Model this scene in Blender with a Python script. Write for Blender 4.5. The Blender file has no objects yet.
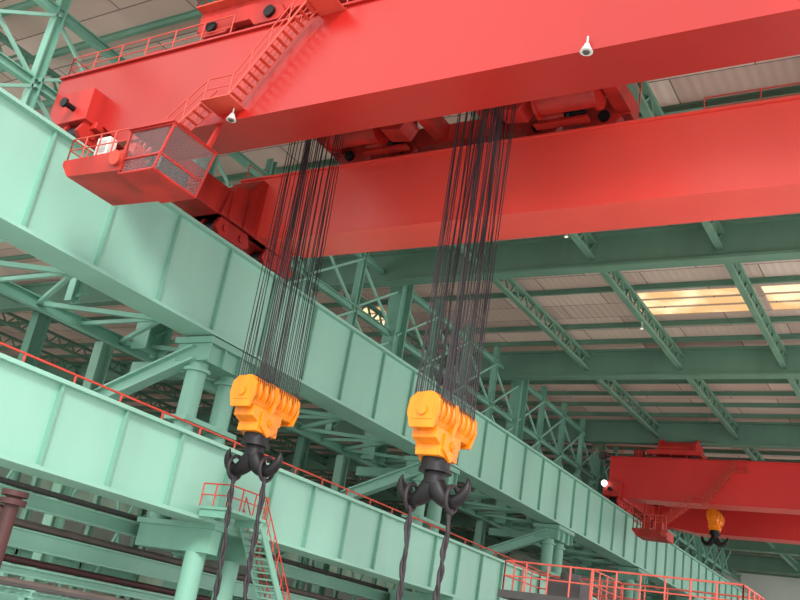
import bpy, math, random
from mathutils import Vector, Matrix
S=1.5
FL=-1.07
col=bpy.context.scene.collection
def lin(c):
    r=[]
    for v in c:
        v/=255.
        r.append(v/12.92 if v<=.04045 else ((v+.055)/1.055)**2.4)
    return (*r,1)
def paint(name,rgb,rough=.5,var=.1,scale=.35,metal=0.,streak=True,rgb2=None):
    m=bpy.data.materials.new(name); m.use_nodes=True
    nt=m.node_tree; b=nt.nodes['Principled BSDF']
    tc=nt.nodes.new('ShaderNodeTexCoord'); mp=nt.nodes.new('ShaderNodeMapping')
    mp.inputs['Scale'].default_value=(1,1,.25 if streak else 1)
    n=nt.nodes.new('ShaderNodeTexNoise'); n.inputs['Scale'].default_value=scale; n.inputs['Detail'].default_value=5
    cr=nt.nodes.new('ShaderNodeValToRGB')
    c=lin(rgb); d=lin(rgb2) if rgb2 else tuple(max(0,x*(1-2*var)) for x in c[:3])+(1,)
    cr.color_ramp.elements[0].position=.3; cr.color_ramp.elements[0].color=d
    cr.color_ramp.elements[1].position=.65; cr.color_ramp.elements[1].color=c
    nt.links.new(tc.outputs['Object'],mp.inputs[0]); nt.links.new(mp.outputs[0],n.inputs['Vector'])
    nt.links.new(n.outputs[0],cr.inputs[0]); nt.links.new(cr.outputs[0],b.inputs['Base Color'])
    b.inputs['Roughness'].default_value=rough; b.inputs['Metallic'].default_value=metal
    return m
def emis(name,rgb,s):
    m=bpy.data.materials.new(name); m.use_nodes=True
    b=m.node_tree.nodes['Principled BSDF']; b.inputs['Base Color'].default_value=lin(rgb)
    b.inputs['Emission Color'].default_value=lin(rgb); b.inputs['Emission Strength'].default_value=s
    return m
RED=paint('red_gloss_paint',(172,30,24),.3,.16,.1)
RED_LIT=paint('lit_red_gloss_paint',(240,82,72),.26,.12,.1)  # same red, lightened to stand in for light on the rear girder
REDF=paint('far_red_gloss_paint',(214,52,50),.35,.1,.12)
RED2=paint('red_machine_paint',(182,40,32),.5,.22,1.)
RAILR=paint('red_rail_paint',(200,70,54),.5,.1,1.)
GRN=paint('mint_green_paint',(140,190,172),.5,.09,.25)
GRN2=paint('mint_column_paint',(120,172,152),.5,.1,.4)
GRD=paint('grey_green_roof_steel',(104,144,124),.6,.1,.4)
ORG=paint('orange_yellow_paint',(246,138,6),.42,.18,1.8)
BLK=paint('black_steel',(30,28,32),.45,.2,2.,.4)
ROPE=paint('greased_wire_rope',(40,32,38),.6,.2,3.)
DGY=paint('dark_grey_steel',(70,68,68),.55,.1,1.)
WHT=paint('white_enamel',(206,204,198),.5,.05,1.)
RUST=paint('dark_red_oxide',(70,28,28),.6,.2,1.5)
BRN=paint('brown_grey_pipe_paint',(96,84,78),.6,.15,1.)
LAMP=emis('lamp_glow',(235,230,215),.8)
def glassm():
    m=bpy.data.materials.new('cab_glass'); m.use_nodes=True
    b=m.node_tree.nodes['Principled BSDF']; b.inputs['Base Color'].default_value=lin((120,110,110))
    b.inputs['Roughness'].default_value=.05; b.inputs['Alpha'].default_value=.18
    return m
GLS=glassm()
def roofm():
    m=bpy.data.materials.new('roof_sheet'); m.use_nodes=True
    nt=m.node_tree; b=nt.nodes['Principled BSDF']
    tc=nt.nodes.new('ShaderNodeTexCoord')
    br=nt.nodes.new('ShaderNodeTexBrick'); br.inputs['Scale'].default_value=1
    br.inputs['Brick Width'].default_value=7.8; br.inputs['Row Height'].default_value=1.75*S
    br.inputs['Mortar Size'].default_value=.04
    br.inputs['Color1'].default_value=lin((222,204,194)); br.inputs['Color2'].default_value=lin((190,166,156)); br.inputs['Mortar'].default_value=lin((120,104,98))
    w=nt.nodes.new('ShaderNodeTexWave'); w.inputs['Scale'].default_value=.6
    bp=nt.nodes.new('ShaderNodeBump'); bp.inputs['Strength'].default_value=.2; bp.inputs['Distance'].default_value=.1
    nt.links.new(tc.outputs['Object'],br.inputs['Vector']); nt.links.new(tc.outputs['Object'],w.inputs['Vector'])
    nt.links.new(br.outputs[0],b.inputs['Base Color']); nt.links.new(w.outputs[1],bp.inputs['Height']); nt.links.new(bp.outputs[0],b.inputs['Normal'])
    b.inputs['Roughness'].default_value=.7
    t=nt.nodes.new('ShaderNodeBsdfTranslucent'); nt.links.new(br.outputs[0],t.inputs['Color'])
    mx=nt.nodes.new('ShaderNodeMixShader'); mx.inputs[0].default_value=.15  # translucent share added so daylight brightens the roof and hall
    nt.links.new(b.outputs[0],mx.inputs[1]); nt.links.new(t.outputs[0],mx.inputs[2]); nt.links.new(mx.outputs[0],nt.nodes['Material Output'].inputs['Surface'])
    return m
ROOF=roofm()
def skym(name,c0,c1):
    m=bpy.data.materials.new(name); m.use_nodes=True
    nt=m.node_tree; nt.nodes.remove(nt.nodes['Principled BSDF'])
    t=nt.nodes.new('ShaderNodeBsdfTranslucent')
    tc=nt.nodes.new('ShaderNodeTexCoord'); w=nt.nodes.new('ShaderNodeTexNoise'); w.inputs['Scale'].default_value=.3; w.inputs['Detail'].default_value=4
    cr=nt.nodes.new('ShaderNodeValToRGB'); cr.color_ramp.elements[0].color=lin(c0); cr.color_ramp.elements[1].color=lin(c1); cr.color_ramp.elements[0].position=.4; cr.color_ramp.elements[1].position=.58
    nt.links.new(tc.outputs['Object'],w.inputs['Vector']); nt.links.new(w.outputs[0],cr.inputs[0]); nt.links.new(cr.outputs[0],t.inputs['Color'])
    nt.links.new(t.outputs[0],nt.nodes['Material Output'].inputs['Surface'])
    return m
SKY=skym('skylight_sheet',(206,184,154),(226,212,190))
WALL_FILL=skym('wall_fill_sheet',(130,140,130),(140,150,140))

class MB:
    def __init__(s): s.v=[]; s.f=[]; s.sm=[]
    def add(s,vs,fs,sm=False):
        o=len(s.v); s.v+=[Vector(v) for v in vs]
        for f in fs:
            s.f.append([i+o for i in f]); s.sm.append(sm)
        return s
    def box(s,x0,x1,y0,y1,z0,z1):
        vs=[(x,y,z) for z in (z0,z1) for y in (y0,y1) for x in (x0,x1)]
        return s.add(vs,[(0,2,3,1),(4,5,7,6),(0,1,5,4),(2,6,7,3),(0,4,6,2),(1,3,7,5)])
    def frame(s,p,q):
        p=Vector(p);q=Vector(q);a=(q-p).normalized()
        up=Vector((0,0,1)) if abs(a.z)<.95 else Vector((0,1,0))
        r=a.cross(up).normalized(); u=r.cross(a)
        return p,q,r,u
    def beam(s,p,q,w,h,ou=0.,orr=0.):
        p,q,r,u=s.frame(p,q); vs=[]
        for e in (p,q):
            for (a,b) in ((-1,-1),(1,-1),(1,1),(-1,1)):
                vs.append(e+r*(orr+a*w/2)+u*(ou+b*h/2))
        return s.add(vs,[(3,2,1,0),(4,5,6,7),(0,1,5,4),(1,2,6,5),(2,3,7,6),(3,0,4,7)])
    def ibeam(s,p,q,w,h,t=.06):
        s.beam(p,q,t*.8,h-2*t); s.beam(p,q,w,t,h/2-t/2); s.beam(p,q,w,t,-h/2+t/2); return s
    def tube(s,p,q,r,n=8,r2=None,cap=True):
        p,q,a,u=s.frame(p,q); r2=r if r2 is None else r2; vs=[]
        for e,rr in ((p,r),(q,r2)):
            for i in range(n):
                t=2*math.pi*i/n; vs.append(e+(a*math.cos(t)+u*math.sin(t))*rr)
        s.add(vs,[(i,(i+1)%n,n+(i+1)%n,n+i) for i in range(n)],True)
        if cap:
            s.add(vs[:n],[tuple(range(n-1,-1,-1))]); s.add(vs[n:],[tuple(range(n))])
        return s
    def path(s,pts,rad,n=8):
        pts=[Vector(p) for p in pts]
        if not isinstance(rad,(list,tuple)): rad=[rad]*len(pts)
        vs=[]; L=len(pts); ref=None
        for k,p in enumerate(pts):
            a=(pts[min(k+1,L-1)]-pts[max(k-1,0)]).normalized()
            if ref is None: ref=Vector((0,1,0)) if abs(a.y)<.9 else Vector((1,0,0))
            r=a.cross(ref).normalized(); u=r.cross(a); ref=u
            for i in range(n):
                t=2*math.pi*i/n; vs.append(p+(r*math.cos(t)+u*math.sin(t))*rad[k])
        fs=[]
        for k in range(L-1):
            for i in range(n): fs.append((k*n+i,k*n+(i+1)%n,(k+1)*n+(i+1)%n,(k+1)*n+i))
        s.add(vs,fs,True); s.add(vs[:n],[tuple(range(n-1,-1,-1))]); s.add(vs[-n:],[tuple(range(n))])
        return s
    def prism(s,poly,axis,a,b):
        n=len(poly); vs=[]
        for e in (a,b):
            for (i,j) in poly:
                vs.append({'y':(i,e,j),'x':(e,i,j),'z':(i,j,e)}[axis])
        return s.add(vs,[tuple(range(n-1,-1,-1)),tuple(range(n,2*n))]+[(i,(i+1)%n,n+(i+1)%n,n+i) for i in range(n)])
    def rail(s,pts,h=.75,sp=1.2,r=.025,mid=True,n=6):
        pts=[Vector(p) for p in pts]
        for p,q in zip(pts[:-1],pts[1:]):
            L=(q-p).length; k=max(1,round(L/sp))
            for i in range(k+1):
                e=p.lerp(q,i/k); s.tube(e,e+Vector((0,0,h)),r,n)
            s.tube(p+Vector((0,0,h)),q+Vector((0,0,h)),r,n)
            if mid: s.tube(p+Vector((0,0,h*.5)),q+Vector((0,0,h*.5)),r*.8,n)
        return s
    def lattice(s,p,q,dep,pan,c=.12,w=.08):
        p=Vector(p);q=Vector(q);z=Vector((0,0,dep))
        s.beam(p,q,c*1.6,c); s.beam(p+z,q+z,c*1.6,c)
        for i in range(pan):
            a=p.lerp(q,i/pan);m=p.lerp(q,(i+.5)/pan);b=p.lerp(q,(i+1)/pan)
            s.beam(a,m+z,w,w); s.beam(m+z,b,w,w)
        return s
def fixn(me):
    import bmesh
    bm=bmesh.new(); bm.from_mesh(me); bmesh.ops.recalc_face_normals(bm,faces=bm.faces); bm.to_mesh(me); bm.free()
def mesh(mb,name,mat,base):
    base=Vector(base)
    me=bpy.data.meshes.new(name); me.from_pydata([tuple((v-base)*S) for v in mb.v],[],mb.f)
    me.polygons.foreach_set('use_smooth',mb.sm); me.update(); fixn(me)
    me.materials.append(mat); o=bpy.data.objects.new(name,me); col.objects.link(o); return o
BASE={}
def thing(name,label,cat,base,group=None):
    o=bpy.data.objects.new(name,None); o.location=Vector(base)*S; o.empty_display_size=.5; col.objects.link(o)
    o['label']=label; o['category']=cat
    if group: o['group']=group
    BASE[o.name]=Vector(base); return o
def part(par,mb,name,mat,label=None,bev=0):
    b=BASE[par.name]; o=mesh(mb,name,mat,b); o.parent=par; BASE[o.name]=b
    if label: o['label']=label
    if bev:
        m=o.modifiers.new('bevel','BEVEL'); m.width=bev*S; m.segments=2; m.limit_method='ANGLE'
    return o
def solo(mb,name,mat,label,cat,base,group=None,bev=0):
    o=mesh(mb,name,mat,base); o.location=Vector(base)*S; o['label']=label; o['category']=cat
    if group: o['group']=group
    if bev:
        m=o.modifiers.new('bevel','BEVEL'); m.width=bev*S; m.segments=2; m.limit_method='ANGLE'
    return o
def struct(mb,name,mat):
    o=mesh(mb,name,mat,(0,0,0)); o['kind']='structure'; return o
def dup(o,off,par=None):
    c=o.copy(); col.objects.link(c)
    if par is None: c.location=o.location+Vector(off)*S
    else: c.parent=par
    for ch in list(o.children):
        if ch.name!=c.name: dup(ch,off,c)
    return c

# ---------------- camera
X=Vector((.8527,.0498,.5199)).normalized(); Y=Vector((.4969,-.3851,-.7777)); Y=(Y-X*Y.dot(X)).normalized(); Z=X.cross(Y)
cd=bpy.data.cameras.new('camera'); cam=bpy.data.objects.new('camera',cd); col.objects.link(cam)
cam.matrix_world=Matrix((X,Y,Z)).to_4x4()
cd.sensor_width=36; cd.lens=939/800*36; cd.clip_end=1000
bpy.context.scene.camera=cam
# ---------------- shell
struct(MB().box(-75,15,-12,135,FL-.2,FL),'floor',paint('concrete_floor',(214,210,204),.7,.08,.1))
WL=paint('pale_wall_sheet',(206,216,206),.7,.06,.1)
mb=MB(); prev=FL; wn=0
for a,b in ((2,5.5),(8.5,13)):
    mb.box(-75.3,-75,11,135,prev,a); prev=b
    wn+=1; struct(MB().box(-75.2,-75.1,11,135,a,b),'daylight_panel_%d'%wn,WALL_FILL)  # translucent bands added to brighten the poorly lit left wall
mb.box(-75.3,-75,11,135,prev,19)
struct(mb,'wall_left',WL)
struct(MB().box(-75,8,135,135.3,FL,19),'wall_back',paint('pale_wall_sheet_back',(206,216,208),.7,.06,.1))
sky_rows=[(40.9,41.75),(41.87,42.75),(42.87,43.8)]
xs_sky=[(-30.5,-28.6),(-14.3,-8.45),(-8.15,-3.3),(-2.9,4)]
mb=MB(); RY=11.5
ye=[RY]+[y for r in sky_rows for y in r]+[135]
xe=[-75]+[x for r in xs_sky for x in r]+[8]
for i in range(len(ye)-1):
    if i%2==0: mb.box(-75,8,ye[i],ye[i+1],18.2,18.3)
    else:
        for j in range(0,len(xe)-1,2): mb.box(xe[j],xe[j+1],ye[i],ye[i+1],18.2,18.3)
        for j in range(1,len(xe)-1,2):
            wn+=1; struct(MB().box(xe[j],xe[j+1],ye[i],ye[i+1],18.24,18.26),'daylight_panel_%d'%wn,SKY)
struct(mb,'ceiling',ROOF)
# ---------------- roof steel
g=None
for i,y in enumerate([20,34,48,62,76,90,104,118]):
    if g is None:
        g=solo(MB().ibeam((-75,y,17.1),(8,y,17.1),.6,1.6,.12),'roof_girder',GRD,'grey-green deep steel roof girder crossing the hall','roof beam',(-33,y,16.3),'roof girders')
        g0=y
    else: dup(g,(0,y-g0,0))
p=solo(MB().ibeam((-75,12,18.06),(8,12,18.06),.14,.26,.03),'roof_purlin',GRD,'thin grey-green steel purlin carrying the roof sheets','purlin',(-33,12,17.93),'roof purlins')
y=12
while y<132:
    y+=2.33
    if all(not(a-.2<y<b+.2) for a,b in sky_rows): dup(p,(0,y-12,0))
l=None
for x in [2.1,-3.1,-8.3,-13.5,-18.7,-28,-33.2,-38.4,-51,-56.2,-61.4]:
    if l is None:
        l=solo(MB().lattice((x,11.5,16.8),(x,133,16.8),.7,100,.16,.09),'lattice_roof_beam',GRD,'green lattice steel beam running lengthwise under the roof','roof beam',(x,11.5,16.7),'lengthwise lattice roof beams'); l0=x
    else: dup(l,(x-l0,0,0))
# ---------------- runway beams
def runway(xf,zb,zt,y0,y1,sp,label,name='runway_beam'):
    t=thing(name,label,'steel beam',(xf-.6,y0,zb))
    m=MB().box(xf-.75,xf-.15,y0,y1,zb+.1,zt-.1)
    part(t,m,'web_plate',GRN)
    part(t,MB().box(xf-1.2,xf+.05,y0,y1,zt-.1,zt),'top_flange',GRN)
    part(t,MB().box(xf-1.2,xf+.05,y0,y1,zb,zb+.1),'bottom_flange',GRN)
    part(t,MB().box(xf-.85,xf-.72,y0,y1,zt,zt+.15),'crane_rail',DGY,'dark steel crane rail')
    y=y0+.6
    st=part(t,MB().box(xf-.15,xf-.02,y,y+.06,zb+.1,zt-.1),'stiffener',GRN2); k=1
    while y+sp*k<y1 and k<60:
        c=st.copy(); c.parent=t; c.location=Vector((0,sp*k,0))*S; col.objects.link(c); k+=1
    return t
R1=runway(-20,8.3,11.3,5,128,2.4,'tall mint green riveted plate beam carrying the red crane')
R2=runway(-18.3,2.65,4.8,5,110,2.1,'lower mint green plate beam with a thin red rail on top')
m=MB(); 
m.tube((-18.35,5,5.02),(-18.35,110,5.02),.03,6)
for k in range(70): m.beam((-18.35,5.3+1.5*k,4.8),(-18.35,5.3+1.5*k,5.02),.04,.04)
part(R2,m,'conductor_rail',RAILR,'thin red rail on short posts')
dup(R1,(-27,0,0))
# ---------------- columns
def column(y):
    t=thing('building_column','mint green tubular twin-leg steel column under the runway beam','column',(-19.5,y,FL),'hall columns')
    for dy in (-.75,.75):
        part(t,MB().tube((-20.7,y+dy,2.65),(-20.7,y+dy,7.5),.32,20),'upper_leg',GRN2)
        part(t,MB().tube((-19.0,y+dy,FL),(-19.0,y+dy,1.85),.3,20),'lower_leg',GRN2)
    m=MB().box(-21.5,-19.95,y-1.2,y+1.2,8.05,8.25).box(-21.4,-20.15,y-1.1,y+1.1,7.5,8.05)
    for dy in (-1.1,-.4,.4,1.1): m.box(-20.15,-20.0,y+dy-.03,y+dy+.03,7.5,8.05)
    m.box(-24.9,-21.4,y+.3,y+.7,7.6,8.0)
    for dy in (-.75,.75): m.tube((-20.7,y+dy,7.2),(-20.7,y+dy,7.3),.43,20)
    part(t,m,'column_head',GRN2)
    part(t,MB().ibeam((-20.6,y-1.05,7.75),(-24.9,y-1.05,6.1),.42,.5,.06),'diagonal_brace',GRN)
    part(t,MB().ibeam((-24.7,y-1.2,FL),(-24.7,y-1.2,8.1),.4,.5,.06),'rear_leg',GRD)
    m=MB().box(-21.3,-18.25,y-1.05,y+1.05,2.5,2.65).box(-21.2,-18.35,y-1.0,y-.6,1.85,2.5).box(-21.2,-18.35,y+.6,y+1.0,1.85,2.5).box(-21.2,-21.0,y-.9,y+.9,1.9,2.5)
    part(t,m,'bracket',GRN2)
    part(t,MB().box(-21.15,-20.25,y-1.2,y+1.2,5.6,5.75),'tie_plate',GRN2)
    part(t,MB().ibeam((-23.9,y,8.2),(-23.9,y,17.9),.7,1.0,.09),'upper_shaft',GRN2,'pale green upper shaft')
    return t
c0=column(21.2)
for dy in (14.6,29.2,43.8,58.4,73): dup(c0,(0,dy,0))
for dy in (14.6,29.2,43.8): dup(c0,(-27,dy,0))
def surge(y0,y1,z,x0,x1):
    m=MB().ibeam((x1,y0,z),(x1,y1,z),.25,.4,.05); n=int((y1-y0)/3.5)
    for i in range(n):
        a=y0+(y1-y0)*i/n;b=y0+(y1-y0)*(i+.5)/n;c=y0+(y1-y0)*(i+1)/n
        m.beam((x0,a,z),(x1,b,z),.12,.14).beam((x1,b,z),(x0,c,z),.12,.14).beam((x0,a,z),(x1,a,z),.1,.12)
    return m
solo(surge(5,110,8.45,-21.25,-24.9),'surge_truss',GRN2,'flat green zigzag bracing truss beside the upper runway beam','bracing truss',(-22.7,5,8.3))
solo(surge(5,110,3.1,-19.55,-20.2),'surge_truss',GRN2,'flat green zigzag bracing truss beside the lower beam','bracing truss',(-19.9,5,3.0))
for (x,z,h,lb) in ((-21.6,2.3,.4,'green horizontal tie beam under the lower beam'),(-21.9,1.35,.5,'plain green horizontal tie beam between column legs'),(-21.9,.55,.25,'slim green horizontal beam between column legs'),(-22.6,-.1,.4,'low plain green horizontal tie beam'),(-25.3,4.2,.5,'green horizontal tie beam behind the lower beam'),(-30,6.4,.5,'green horizontal beam in the neighbouring aisle')):
    solo(MB().ibeam((x,5,z),(x,100,z),.3,h,.05),'tie_beam',GRN,lb,'steel beam',(x,5,z-h/2))
for (x,z,r,M,lb) in ((-21.9,1.72,.11,BRN,'long brown service pipe lying on a green beam'),(-21.6,2.62,.08,DGY,'thin grey service pipe lying on a green beam'),(-21.9,.8,.1,RUST,'dark red service pipe lying on a green beam')):
    solo(MB().tube((x,5,z),(x,60,z),r,12),'service_pipe',M,lb,'pipe',(x,5,z-r))
def screen(x,y0,y1,z0,z1,n):
    t=thing('steel_lattice_screen','green braced steel framing standing behind the lower beam','steel truss',(x,y0,z0),'lower lattice screens')
    d=(y1-y0)/n
    for i in range(n+1): part(t,MB().ibeam((x,y0+d*i,z0),(x,y0+d*i,z1),.22,.26,.04),'post',GRD)
    for z in (1.5,3.4,7.8): part(t,MB().ibeam((x,y0,z),(x,y1,z),.2,.3,.04),'chord',GRN2)
    for i in range(n):
        a=y0+d*i;b=a+d
        part(t,MB().beam((x+.1,a,z0),(x+.1,b,z1),.12,.12),'cross_rod',GRN2)
        part(t,MB().beam((x-.1,a,z1),(x-.1,b,z0),.12,.12),'cross_rod',GRN2)
    return t
for x,y0,y1 in ((-33,12,32),(-33,36,60)): screen(x,y0,y1,FL,8,6)
def bracing(y0,y1):
    x=-23.9; t=thing('wall_lattice_truss','pale green vertical lattice truss with thin crossed rods between columns','steel truss',(x,y0,8.5),'vertical lattice trusses')
    n=4
    for z in (11.8,14.3,16.9): part(t,MB().ibeam((x,y0+.3,z),(x,y1-.3,z),.24,.3,.04),'chord',GRN2)
    d=(y1-y0)/n
    for i in range(1,n): part(t,MB().ibeam((x,y0+d*i,8.6),(x,y0+d*i,17.8),.3,.32,.05),'post',GRN2)
    for i in range(n):
        a=y0+d*i;b=a+d
        for z0,z1 in ((11.9,14.2),(14.4,16.8)):
            part(t,MB().beam((x+.1,a,z0),(x+.1,b,z1),.1,.1),'cross_rod',GRN)
            part(t,MB().beam((x-.1,a,z1),(x-.1,b,z0),.1,.1),'cross_rod',GRN)
        part(t,MB().beam((x+.1,a,8.8),(x+.1,b,11.7),.09,.09),'cross_rod',GRN)
    return t
yc=[7,21.2,35.8,50.4,65,79.6,94.2,108]
for a,b in zip(yc[:-1],yc[1:]): bracing(a,b)

# ---------------- crane
def stair(m,p,q,w,steps):
    p=Vector(p);q=Vector(q)
    for dy in (0,w):
        o=Vector((0,dy,0)); m.beam(p+o,q+o,.02,.06)
    for i in range(steps):
        e=p.lerp(q,(i+.5)/steps); m.box(e.x-.05,e.x+.05,e.y,e.y+w,e.z-.008,e.z+.008)
def slantrail(m,p,q,h=.6,n=4):
    p=Vector(p);q=Vector(q);z=Vector((0,0,h))
    for i in range(n+1):
        e=p.lerp(q,i/n); m.tube(e,e+z,.016,6)
    m.tube(p+z,q+z,.02,6); m.tube(p+z*.5,q+z*.5,.015,6)
def crane(y1,w1,y2,w2,zb1,zb,zt1,zt,label,lamps,yt):
    near=y1<40
    t=thing('overhead_crane',label,'crane',(-20.8,y1,11.45))
    xr=7
    for gi,(y,w,xl,zz,zt_) in enumerate(((y1,w1,-22.6 if near else -21.2,zb1,zt1),(y2,w2,-21.4,zb,zt))):
        prof=[(xl,12.9),(xl+.9,12.1),(-20.0,12.1),(-19.2 if near else -17.8,zz),(xr,zz),(xr,zt_),(xl,zt_)]
        M=(RED_LIT if gi==1 else RED) if near else REDF
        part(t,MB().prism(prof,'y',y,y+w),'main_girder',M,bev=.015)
        part(t,MB().box(xl-.02,xr,y-.08,y+w+.08,zt_,zt_+.06),'top_flange',M)
        part(t,MB().box(-19.2 if near else -17.8,xr,y-.03,y+w+.05,zz-.05,zz),'bottom_flange',M)
        part(t,MB().box(xl+1,xr,yt[gi]-.05,yt[gi]+.05,zt_+.06,zt+.2),'trolley_rail',DGY,'dark steel trolley rail')
    part(t,MB().box(-21.35,-20.2,y1-.5,y2+w2+.7,12.1,13.1).box(-21.5,-20.05,y1-.2,y1+w1+.2,11.95,12.15),'end_carriage',RED2,bev=.02)
    part(t,MB().prism([(y2-1.8,12.1),(y2-1.5,13.2),(y2-.7,13.5),(y2-.3,14.1),(y2,14.1),(y2,12.1)],'x',-21.4,-20.1),'gusset_box',RED2,bev=.02)
    for a,b in ((1.5,13.2),(.75,13.4)):
        part(t,MB().box(-20.12,-20.02,y2-a,y2-a+.08,12.1,b),'rib',RED2)
    for yc_ in (y1+.3,y1+w1+.5,y2-.9,y2+w2+.1):
        for xa in (-21.1,-20.42):
            part(t,MB().prism([(yc_-.85,11.72),(yc_-.65,12.15),(yc_+.65,12.15),(yc_+.85,11.72),(yc_+.6,11.52),(yc_-.6,11.52)],'x',xa,xa+.14),'bogie_plate',RED2)
        for d in (-.4,.4):
            part(t,MB().tube((-20.95,yc_+d,11.78),(-20.45,yc_+d,11.78),.33,18),'wheel',BLK,'dark steel travelling wheel')
            part(t,MB().tube((-20.3,yc_+d,11.8),(-20.22,yc_+d,11.8),.12,12),'axle_cap',RED2)
    for yy,s in ((y1-.5,-1),(y2+w2+.7,1)):
        part(t,MB().tube((-20.8,yy,12.5),(-20.8,yy+s*.3,12.5),.08,12).tube((-20.8,yy+s*.3,12.5),(-20.8,yy+s*.38,12.5),.14,14),'buffer',BLK)
    for rl,h,sp in (([(-22.5,y1+w1,zt1+.06),(-22.5,y1+.1,zt1+.06),(-16.2,y1+.1,zt1+.06)],.75,1.0),([(-5.2,y1+.1,zt1+.06),(7,y1+.1,zt1+.06)],.75,1.2),([(-5.8,y2+.35,zt+.06),(7,y2+.35,zt+.06)],.65,1.5),([(-21.3,y2+.1,zt+.06),(-21.3,y2+w2,zt+.06)],.7,1.),([(-21.9,y1+w1+.3,13.1),(-21.9,y2,13.1)],.7,1.2)):
        part(t,MB().rail(rl,h,sp,.02),'guard_rail',RAILR,'thin red tubular guard rail')
    part(t,MB().box(-22,-21.3,y1+w1,y2,13.05,13.1),'walkway',RAILR)
    part(t,MB().box(-22.2,-21.8,y1+.5,y1+.9,zt1+.06,zt1+.5).tube((-21.8,y1+.7,zt1+.3),(-21.2,y1+.7,zt1+.3),.16,14),'travel_motor',DGY)
    part(t,MB().box(-19.8,-19.2,y1+.5,y1+1.0,zt1+.06,zt1+.7),'electrical_cabinet',RED2)
    # cab
    Y0=y1-1.55;Y1=y1-.02; cx0,cx1=-16.75,-15.35
    cab=part(t,MB().prism([(-18.9,9.85),(-18.6,9.5),(-16.7,9.42),(-16.7,9.98),(-18.9,9.98)],'y',Y0,Y1),'cab_platform',RED2,'red folded-plate platform tray')
    z0,z1=9.35,10.5
    m=MB(); 
    for y in (Y0+.04,Y1-.08):
        m.beam((-15.65,y,z0),(cx1,y,z1),.045,.045)
    for x in (cx0,):
        for y in (Y0+.04,Y1-.08): m.box(x-.025,x+.025,y-.025,y+.025,z0,z1)
    for z in (z0,z0+.38,z1-.02):
        xx=-15.65+(z-z0)/(z1-z0)*.3
        for y in (Y0+.04,Y1-.08): m.box(cx0,xx,y-.022,y+.022,z-.022,z+.022)
        for x in (cx0,xx): m.box(x-.022,x+.022,Y0,Y1-.05,z-.022,z+.022)
    m.prism([(cx0-.05,z1),(cx1+.05,z1),(cx1,z1+.05),(cx0,z1+.05)],'y',Y0-.04,Y1)
    m.box(cx0,-15.65,Y0+.04,Y1-.08,z0-.04,z0+.02)
    if near:
        cf=part(t,m,'cab_frame',RED2,'red framed glazed operator cab')
        part(cf,MB().box(cx0,-15.5,Y0+.05,Y0+.06,z0,z1),'cab_window',GLS)
        part(cf,MB().prism([(-15.65,z0),(-15.64,z0),(cx1+.01,z1),(cx1,z1)],'y',Y0+.05,Y1-.1),'cab_window',GLS)
        part(cf,MB().box(-16.5,-16.1,Y0+.6,Y0+1.0,z0+.02,z0+.35).box(-16.55,-16.5,Y0+.6,Y0+1.0,z0+.25,z0+.8),'seat',BLK)
        part(cf,MB().box(-15.95,-15.75,Y0+.3,Y0+1.2,z0+.02,z0+.5),'control_desk',DGY)
        part(cf,MB().beam((-15.7,Y1-.1,z1),(-15.7,Y1+.3,zb+.1),.1,.1),'hanger',RED2)
    part(cab,MB().rail([(-16.8,Y0+.05,9.98),(-18.85,Y0+.05,9.98),(-18.85,Y1,9.98)],.62 if near else .9,.5 if near else .8,.02 if near else .035),'guard_rail',RAILR)
    cc=part(cab,MB().box(-18.35,-17.9,Y0+.35,Y0+.6,9.98,10.75),'control_cabinet',WHT if near else RED2,'white metal control cabinet' if near else 'red metal control cabinet',.02)
    if near: part(cc,MB().box(-18.27,-17.98,Y0+.33,Y0+.35,10.3,10.65),'cabinet_window',GLS)
    part(cab,MB().box(-17.6,-17.2,Y0+.6,Y0+.9,9.98,10.6),'control_cabinet',RED2)
    part(cab,MB().tube((-16.9,Y0,9.75),(-16.9,Y0-.12,9.73),.18,20),'signal_horn',RAILR)
    part(cab,MB().beam((-18.7,Y1-.1,9.95),(-18.7,Y1+.3,zb+.1),.1,.1),'hanger',RED2)
    yS=y1-.6
    m=MB(); stair(m,(-17.9,yS,9.98),(-15.7,yS,11.75),.4,12); slantrail(m,(-17.9,yS,9.98),(-15.7,yS,11.75)); slantrail(m,(-17.9,yS+.4,9.98),(-15.7,yS+.4,11.75))
    part(t,m,'stair_flight',RAILR)
    m=MB(); stair(m,(-14.9,yS,11.75),(-13.1,yS,14.1),.4,14); slantrail(m,(-14.9,yS,11.75),(-13.1,yS,14.1)); slantrail(m,(-14.9,yS+.4,11.75),(-13.1,yS+.4,14.1))
    part(t,m,'stair_flight',RAILR)
    part(t,MB().box(-15.75,-14.85,yS-.05,y1,11.72,11.75).rail([(-15.7,yS,11.75),(-14.9,yS,11.75)],.6,.8,.02),'stair_landing',RAILR)
    part(t,MB().box(-13.15,-12.4,yS-.05,y1,14.07,14.1).rail([(-13.1,yS,14.1),(-12.4,yS,14.1),(-12.4,y1,14.1)],.65,.5,.018),'stair_landing',RAILR)
    for (lx,ly,lz) in lamps:
        lm=part(t,MB().tube((lx,ly,lz),(lx,ly,lz-.24),.02,8).tube((lx,ly,lz-.18),(lx,ly,lz-.24),.05,12,.07).tube((lx,ly,lz-.24),(lx,ly,lz-.36),.07,16,.13),'lamp',WHT,'pale metal bell-shaped work lamp')
        part(lm,MB().tube((lx,ly,lz-.33),(lx,ly,lz-.39),.09,14,.06),'lamp_lens',DGY,'dark lamp lens')
    return t
C1=crane(14.1,1.2,21,1.4,11.5,12.0,14.15,14.35,'huge red double-girder travelling crane with stairs and operator cab',[(-6.1,14.0,11.72),(-15.1,13.98,11.75)],(14.8,21.7))
C2=crane(60,1.5,69,1.4,12.1,11.8,14.8,14.9,'red double-girder travelling crane farther down the same runway',[],(60.75,69.7))
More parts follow.
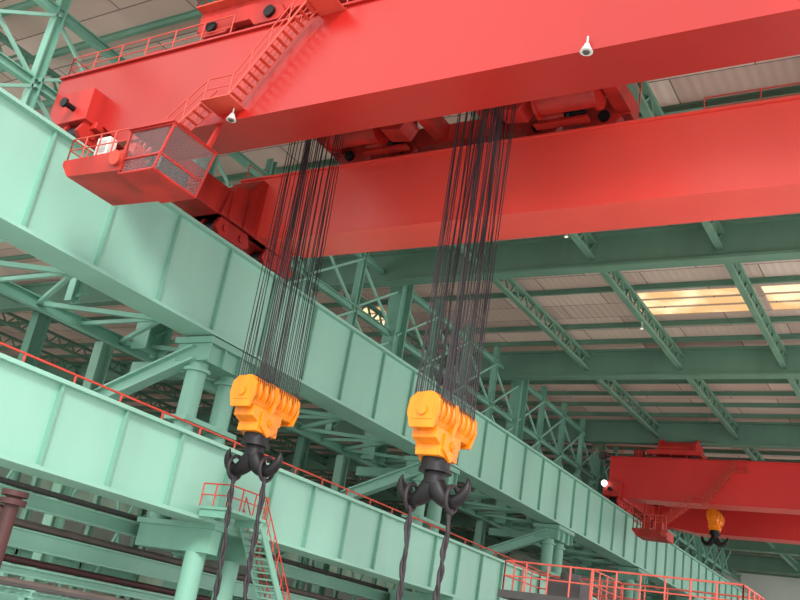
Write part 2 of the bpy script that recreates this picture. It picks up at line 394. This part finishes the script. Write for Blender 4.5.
part(C2,MB().tube((-21.2,59.4,12.9),(-21.2,59.2,12.85),.1,12,.2),'flood_light',emis('flood_glow',(255,255,255),6),'white glowing flood light')
# trolley
def trolley(x0,x1,ya,yb,label,zr):
    t=thing('crane_trolley',label,'crane trolley',((x0+x1)/2,ya,zr))
    for y in (ya-.35,yb-.35): part(t,MB().box(x0,x1,y,y+.7,zr+.35,zr+1.0),'side_beam',RED2,bev=.02)
    n=6
    for i in range(n):
        x=x0+(x1-x0-.4)*i/(n-1); part(t,MB().box(x,x+.4,ya+.36,yb-.36,zr+.4,zr+.95),'cross_beam',RED2)
    for rl in ([(x0,yb+.3,zr+1.05),(x0,ya-.55,zr+1.05)],[(x0,ya-.55,zr+1.05),(x1,ya-.55,zr+1.05)],[(x1,ya-.55,zr+1.05),(x1,yb+.3,zr+1.05)]):
        part(t,MB().rail(rl),'guard_rail',RAILR)
    part(t,MB().box(x0,x1,ya-.6,ya+1.2,zr+1.0,zr+1.05),'deck',RAILR)
    for k in range(2):
        c=x0+1.7 if k==0 else x1-1.7
        for y in (ya,yb):
            part(t,MB().prism([(c-1.5,zr+.2),(c-1.3,zr+.5),(c-.3,zr+.75),(c+.3,zr+.75),(c+1.3,zr+.5),(c+1.5,zr+.2),(c+1.3,zr+.02),(c+.5,zr+.02),(c+.3,zr+.25),(c-.3,zr+.25),(c-.5,zr+.02),(c-1.3,zr+.02)],'y',y-.45,y-.25),'wheel_truck',RED2,bev=.02)
            for d in (-1.0,1.0):
                part(t,MB().tube((c+d,y-.14,zr+.28),(c+d,y+.12,zr+.28),.28,18).tube((c+d,y-.55,zr+.28),(c+d,y-.1,zr+.28),.17,14),'wheel',BLK,'dark steel trolley wheel')
    L=(x1-x0)
    for gi,(a,b) in enumerate(((x0+.3,x0+L*.42),(x1-L*.36,x1-.2))):
        c=(a+b)/2
        m=MB().tube((a,yb-3.2,zr+1.1),(b,yb-3.2,zr+1.1),.7,24)
        k=a+.15
        while k<b: m.tube((k,yb-3.2,zr+1.1),(k+.05,yb-3.2,zr+1.1),.75,24); k+=.2
        part(t,m,'rope_drum',RED2)
        for e in (a-.08,b): part(t,MB().tube((e,yb-3.2,zr+1.1),(e+.08,yb-3.2,zr+1.1),.95,24),'drum_flange',RED)
        # underslung drive: big plain drum, gear case, motor, brake
        d0,d1=(c-1.5,c+.3) if gi==0 else (c-.3,c+1.4)
        part(t,MB().tube((d0,yb-1.6,zr+.35),(d1,yb-1.6,zr+.35),.42,24),'secondary_drum',RED2)
        for e in (d0,d1): part(t,MB().tube((e-.05,yb-1.6,zr+.35),(e+.05,yb-1.6,zr+.35),.52,24),'drum_flange',RED)
        g0=d1+.25 if gi==0 else d0-1.15
        part(t,MB().prism([(g0,zr+.05),(g0+.7,zr-.05),(g0+.9,zr+.3),(g0+.75,zr+.85),(g0+.1,zr+.85),(g0-.1,zr+.35)],'y',yb-1.9,yb-1.2).box(g0-.12,g0+.92,yb-1.95,yb-1.15,zr+.33,zr+.4),'gearbox',RED2,bev=.03)
        part(t,MB().tube((c-.6,yb-.85,zr+.28),(c+.2,yb-.85,zr+.28),.17,16).tube((c-.45,yb-.85,zr+.28),(c+.05,yb-.85,zr+.28),.2,16),'motor',RED2)
        part(t,MB().tube((c+.3,yb-.85,zr+.28),(c+.38,yb-.85,zr+.28),.23,16).tube((c+.2,yb-.85,zr+.28),(c+.8,yb-.85,zr+.28),.06,10),'brake',BLK,'dark brake disc')
        part(t,MB().box(c-.7,c+.9,yb-1.0,yb-.7,zr-.0,zr+.08),'motor_bracket',RED2)
    return t
T1=trolley(-17.8,-7.8,14.8,21.7,'red hoisting trolley with drums and gearboxes on the crane girders',14.6)
t=thing('crane_trolley','small red trolley with round rope drum on the distant crane','crane trolley',(-17.2,60.75,14.95))
part(t,MB().box(-18.9,-15.4,60.3,61.0,15.2,15.5),'trolley_frame',REDF)
part(t,MB().box(-18.9,-15.4,69.3,70.1,15.2,15.5),'trolley_frame',REDF)
for x in (-18.9,-15.8): part(t,MB().box(x,x+.4,61,69.3,15.2,15.5),'side_beam',REDF)
part(t,MB().tube((-18.2,61.9,15.5),(-16.0,61.9,15.5),.95,28),'rope_drum',REDF)
for e in (-18.35,-16.0): part(t,MB().tube((e,61.9,15.5),(e+.15,61.9,15.5),1.1,28),'drum_flange',REDF)
for x in (-18.5,-15.9):
    for y in (60.75,69.7): part(t,MB().tube((x,y-.12,15.3),(x,y+.12,15.3),.2,16),'wheel',DGY)
# ---------------- hook blocks
def hookblock(cx,cy,cz,top,seed,group='crane hook blocks',sc=1.,nrope=22,label='',rr=.013,shift=0.):
    rn=random.Random(seed)
    t=thing('crane_hook_block',label,'crane hook',(cx,cy,cz-2.5*sc),group)
    Lh=1.1*sc
    def P(l): return [(cx+a*sc,cz+b*sc) for a,b in l]
    m=MB().prism(P([(-.4,-.02),(-.33,.24),(-.18,.36),(.18,.36),(.33,.24),(.4,-.02),(.36,-.3),(.3,-.42),(-.3,-.42),(-.36,-.3)]),'y',cy-Lh,cy+Lh)
    part(t,m,'block_housing',ORG,bev=.02)
    for s in (-1,1):
        m=MB().prism(P([(-.5,-.1),(-.46,.28),(-.26,.46),(.26,.46),(.46,.28),(.5,-.1),(.36,-.52),(-.36,-.52)]),'y',cy+s*Lh-.05*sc,cy+s*Lh+.05*sc)
        m.box(cx-.3*sc,cx+.3*sc,cy+s*(Lh+.03*sc)-.04*sc,cy+s*(Lh+.03*sc)+.04*sc,cz-.3*sc,cz+.18*sc)
        m.tube((cx,cy+s*Lh,cz-.05*sc),(cx,cy+s*(Lh+.13*sc),cz-.05*sc),.14*sc,18)
        part(t,m,'end_plate',ORG,bev=.015)
    part(t,MB().prism(P([(-.52,-.1),(-.44,.38),(-.2,.52),(.2,.52),(.44,.38),(.52,-.1),(.42,-.5),(-.42,-.5)]),'y',cy-.16*sc,cy+.0*sc),'centre_plate',ORG,bev=.015)
    for k in range(7):
        yy=cy+(-.9+.3*k)*sc
        part(t,MB().tube((cx,yy-.09*sc,cz+.04*sc),(cx,yy-.06*sc,cz+.04*sc),.5*sc,24).tube((cx,yy-.06*sc,cz+.04*sc),(cx,yy,cz+.04*sc),.48*sc,24,.38*sc).tube((cx,yy,cz+.04*sc),(cx,yy+.06*sc,cz+.04*sc),.38*sc,24,.48*sc).tube((cx,yy+.06*sc,cz+.04*sc),(cx,yy+.09*sc,cz+.04*sc),.5*sc,24),'sheave',ORG)
    a=cy-.9*sc;b=cy+.5*sc
    m=MB().prism([(a,cz-.4*sc),(b,cz-.4*sc),(b,cz-.72*sc),(cy+.42*sc,cz-.78*sc),(cy+.42*sc,cz-1.12*sc),(cy-.6*sc,cz-1.12*sc),(cy-.6*sc,cz-.84*sc),(a,cz-.72*sc)],'x',cx-.38*sc,cx+.38*sc)
    part(t,m,'crosshead_box',ORG,bev=.02)
    part(t,MB().prism([(cy-.5*sc,cz-.5*sc),(cy+.3*sc,cz-.5*sc),(cy+.3*sc,cz-.95*sc),(cy-.1*sc,cz-1.22*sc),(cy-.5*sc,cz-.95*sc)],'x',cx-.46*sc,cx+.46*sc),'cheek_plate',ORG,bev=.015)
    part(t,MB().tube((cx+.44*sc,cy-.1*sc,cz-.78*sc),(cx+.52*sc,cy-.1*sc,cz-.78*sc),.13*sc,18).tube((cx+.5*sc,cy-.1*sc,cz-.78*sc),(cx+.55*sc,cy-.1*sc,cz-.78*sc),.06*sc,12),'pin_cap',ORG)
    m=MB().tube((cx,cy-.05*sc,cz-1.0*sc),(cx,cy-.05*sc,cz-1.4*sc),.4*sc,20).tube((cx,cy-.02*sc,cz-1.38*sc),(cx,cy-.02*sc,cz-1.48*sc),.46*sc,20).tube((cx,cy,cz-1.46*sc),(cx,cy,cz-1.8*sc),.3*sc,18)
    part(t,m,'swivel',BLK,'black steel swivel')
    # smooth wide ramshorn hook: shank, two bowls, tapering tips
    m=MB()
    for s in (-1,1):
        ctrl=[(0,-1.68,.27),(.1,-1.86,.29),(.24,-2.06,.27),(.42,-2.2,.23),(.62,-2.24,.2),(.82,-2.16,.18),(.96,-2.0,.155),(1.03,-1.82,.12),(1.04,-1.66,.07),(1.0,-1.56,.02)]
        m.path([(cx+s*a_*sc,cy,cz+b_*sc) for a_,b_,r_ in ctrl],[r_*sc for a_,b_,r_ in ctrl],14)
    dh=part(t,m,'double_hook',BLK,'black forged ramshorn double hook')
    sm=dh.modifiers.new('sub','SUBSURF'); sm.levels=1; sm.render_levels=1
    n=nrope
    for k in range(n):
        side=-1 if k%2 else 1; f=(k//2)/(n/2-1)-.5
        bx=cx+side*.42*sc; by=cy+f*2.05*sc
        tx=cx+shift+side*(.15+.35*rn.random())+ (rn.random()-.5)*.2; ty=cy+f*1.9*sc+(rn.random()-.5)*.3
        part(t,MB().tube((bx,by,cz+.1*sc),(tx,ty,top),rr,5),'wire_rope',ROPE,'dark greased steel wire rope')
    return t
HS=.84
H1=hookblock(-16.0,18.5,5.72,14.9,1,sc=HS,nrope=42,shift=-.3,label='orange multi-sheave hook block with black double hook, hanging near the column')
H2=hookblock(-10.6,18.5,5.28,14.9,2,sc=HS,nrope=52,shift=-.1,label='orange multi-sheave hook block with black double hook, hanging beside the other')
H3=hookblock(-15.4,65,12.2,15.1,3,group='small hook',sc=.8,nrope=6,label='small orange hook block under the distant crane',rr=.03)
def sling(x,y,z,dx,ph,zend=-.6):
    m=MB(); rn=random.Random(ph)
    ph2=rn.random()*6
    for k in range(2):
        pts=[]; rads=[]
        for i in range(90):
            f=i/89; a=i*.22+math.pi*k+ph+.8*math.sin(i*.11+ph2)
            wob=.035*math.sin(f*7+ph2)*f+.012*math.sin(f*31+ph)
            rad=.034
            pts.append((x+dx*f+rad*math.cos(a)+wob,y+rad*math.sin(a),z+(zend-z)*f)); rads.append(.044+.012*math.sin(i*.7+k*2)*math.sin(i*.19))
        m.path(pts,rads,6)
    pts=[(x,y+.27*math.cos(a),z+.2+.3*math.sin(a)) for a in [2*math.pi*i/16 for i in range(17)]]
    m.path(pts,.05,6)
    solo(m,'lifting_sling',ROPE,'black twisted wire rope sling hanging from a crane hook','lifting sling',(x,y,zend),'lifting slings')
for (cx,cz,dl,dr) in ((-16,5.72,.45,.25),(-10.6,5.28,.2,-.05)):
    for s in (-1,1): sling(cx+s*.52,18.5,cz-2.4*HS,dl if s<0 else dr,s*1.3+cx)
# ---------------- platform with guard rails
t=thing('work_platform','raised steel work platform enclosed by pale red guard rails','platform',(-8.6,26.8,FL))
part(t,MB().box(-12,-5.2,25.5,28.3,2.12,2.33),'deck',DGY)
for x in (-11.6,-8.6,-5.6):
    for y in (25.8,28.0): part(t,MB().box(x-.12,x+.12,y-.12,y+.12,FL,2.12),'leg',DGY)
PR=paint('faded_red_rail',(214,96,82),.5,.1,1.)
for pts in ([(-11.9,25.6,2.33),(-5.3,25.6,2.33)],[(-11.9,28.2,2.33),(-5.3,28.2,2.33)],[(-11.9,25.6,2.33),(-11.9,28.2,2.33)],[(-5.3,25.6,2.33),(-5.3,28.2,2.33)],[(-9.3,25.6,2.33),(-9.3,28.2,2.33)]):
    part(t,MB().rail(pts,.82,.65,.028),'guard_rail',PR)
part(t,MB().box(-10.9,-9.9,26.4,27.4,2.33,2.9).tube((-10.4,26.9,2.9),(-10.4,26.9,3.1),.3,16),'machine_housing',DGY)
# ---------------- access stair by lower beam
t=thing('access_stair','green steel access stair with red handrails beside the lower beam','stair',(-17.7,22,FL))
part(t,MB().box(-18.25,-17.2,19.3,21.0,2.92,3.0).box(-18.2,-17.25,19.35,19.45,2.72,2.92).box(-18.2,-17.25,20.85,20.95,2.72,2.92),'landing',GRN2)
def ystair(m,p,q,w,n):
    p=Vector(p);q=Vector(q)
    for d in (0,w): m.beam(p+Vector((d,0,0)),q+Vector((d,0,0)),.05,.2)
    for i in range(n):
        e=p.lerp(q,(i+.5)/n); m.box(e.x,e.x+w,e.y-.1,e.y+.1,e.z-.02,e.z+.02)
m=MB(); ystair(m,(-18.1,21.0,2.9),(-18.1,24.2,FL),.75,24); part(t,m,'stair_flight',GRN2)
part(t,MB().rail([(-17.25,21.0,3.0),(-17.25,19.3,3.0),(-18.2,19.3,3.0)],.6,.6,.022),'handrail',RAILR)
for xx in (-18.1,-17.35):
    m=MB(); slantrail(m,(xx,21.0,2.95),(xx,24.2,FL),.65,9); part(t,m,'handrail',RAILR)
# ---------------- pipe and pipe rack
t=thing('valve_pipe','dark red oxide standing pipe with bolted flange','pipe',(-15,11.15,FL))
part(t,MB().tube((-15,11.15,FL),(-15,11.15,1.6),.13,16),'pipe_body',RUST)
part(t,MB().tube((-15,11.15,1.45),(-15,11.15,1.55),.24,18).tube((-15,11.15,1.6),(-15,11.15,1.7),.24,18).tube((-15,11.15,1.5),(-15,11.15,1.65),.14,14),'flange',RUST)
part(t,MB().tube((-15,11.15,1.3),(-15.9,11.0,1.5),.09,12),'branch_pipe',RUST)
t=thing('pipe_rack','low steel rack carrying brown and grey service pipes','pipe rack',(-17.3,14,FL))
for y in (10.5,13.5,16.5,19.0):
    part(t,MB().ibeam((-16.9,y,FL),(-16.9,y,-.05),.16,.16,.03).ibeam((-17.9,y,FL),(-17.9,y,-.05),.16,.16,.03).ibeam((-18.1,y,.02),(-16.7,y,.02),.16,.16,.03),'rack_frame',GRN2)
for x,r,M in ((-17.85,.09,BRN),(-17.45,.06,DGY),(-17.1,.08,BRN),(-16.85,.04,DGY)):
    part(t,MB().tube((x,9.5,.1+r),(x,19.3,.1+r),r,14),'service_pipe',M)
# ---------------- roof lamps
lp=None
for (x,y) in ((-13.5,31),(-13.5,41)):
    if lp is None:
        lp=thing('high_bay_lamp','small white bell-shaped high-bay lamp hanging under the roof','lamp',(x,y,16.3),'high-bay lamps')
        part(lp,MB().tube((x,y,16.75),(x,y,16.5),.03,8).tube((x,y,16.5),(x,y,16.38),.04,14,.1),'lamp_shade',WHT)
        part(lp,MB().tube((x,y,16.4),(x,y,16.35),.07,14,.05),'lamp_lens',LAMP); lx,ly=x,y
    else: dup(lp,(x-lx,y-ly,0))
# ---------------- light
w=bpy.data.worlds.new('world'); bpy.context.scene.world=w; w.use_nodes=True
w.node_tree.nodes['Background'].inputs[0].default_value=(1,.99,.97,1); w.node_tree.nodes['Background'].inputs[1].default_value=2.25
sd=bpy.data.lights.new('sun','SUN'); sd.energy=3.0; sd.angle=math.radians(14); sd.color=(1,.97,.92)
so=bpy.data.objects.new('sun',sd); col.objects.link(so)
so.rotation_euler=Vector((-.5,.65,-.46)).to_track_quat('-Z','Y').to_euler(); so.location=(30,-30,30)
vs=bpy.context.scene.view_settings
vs.view_transform='Standard'; vs.gamma=1.0
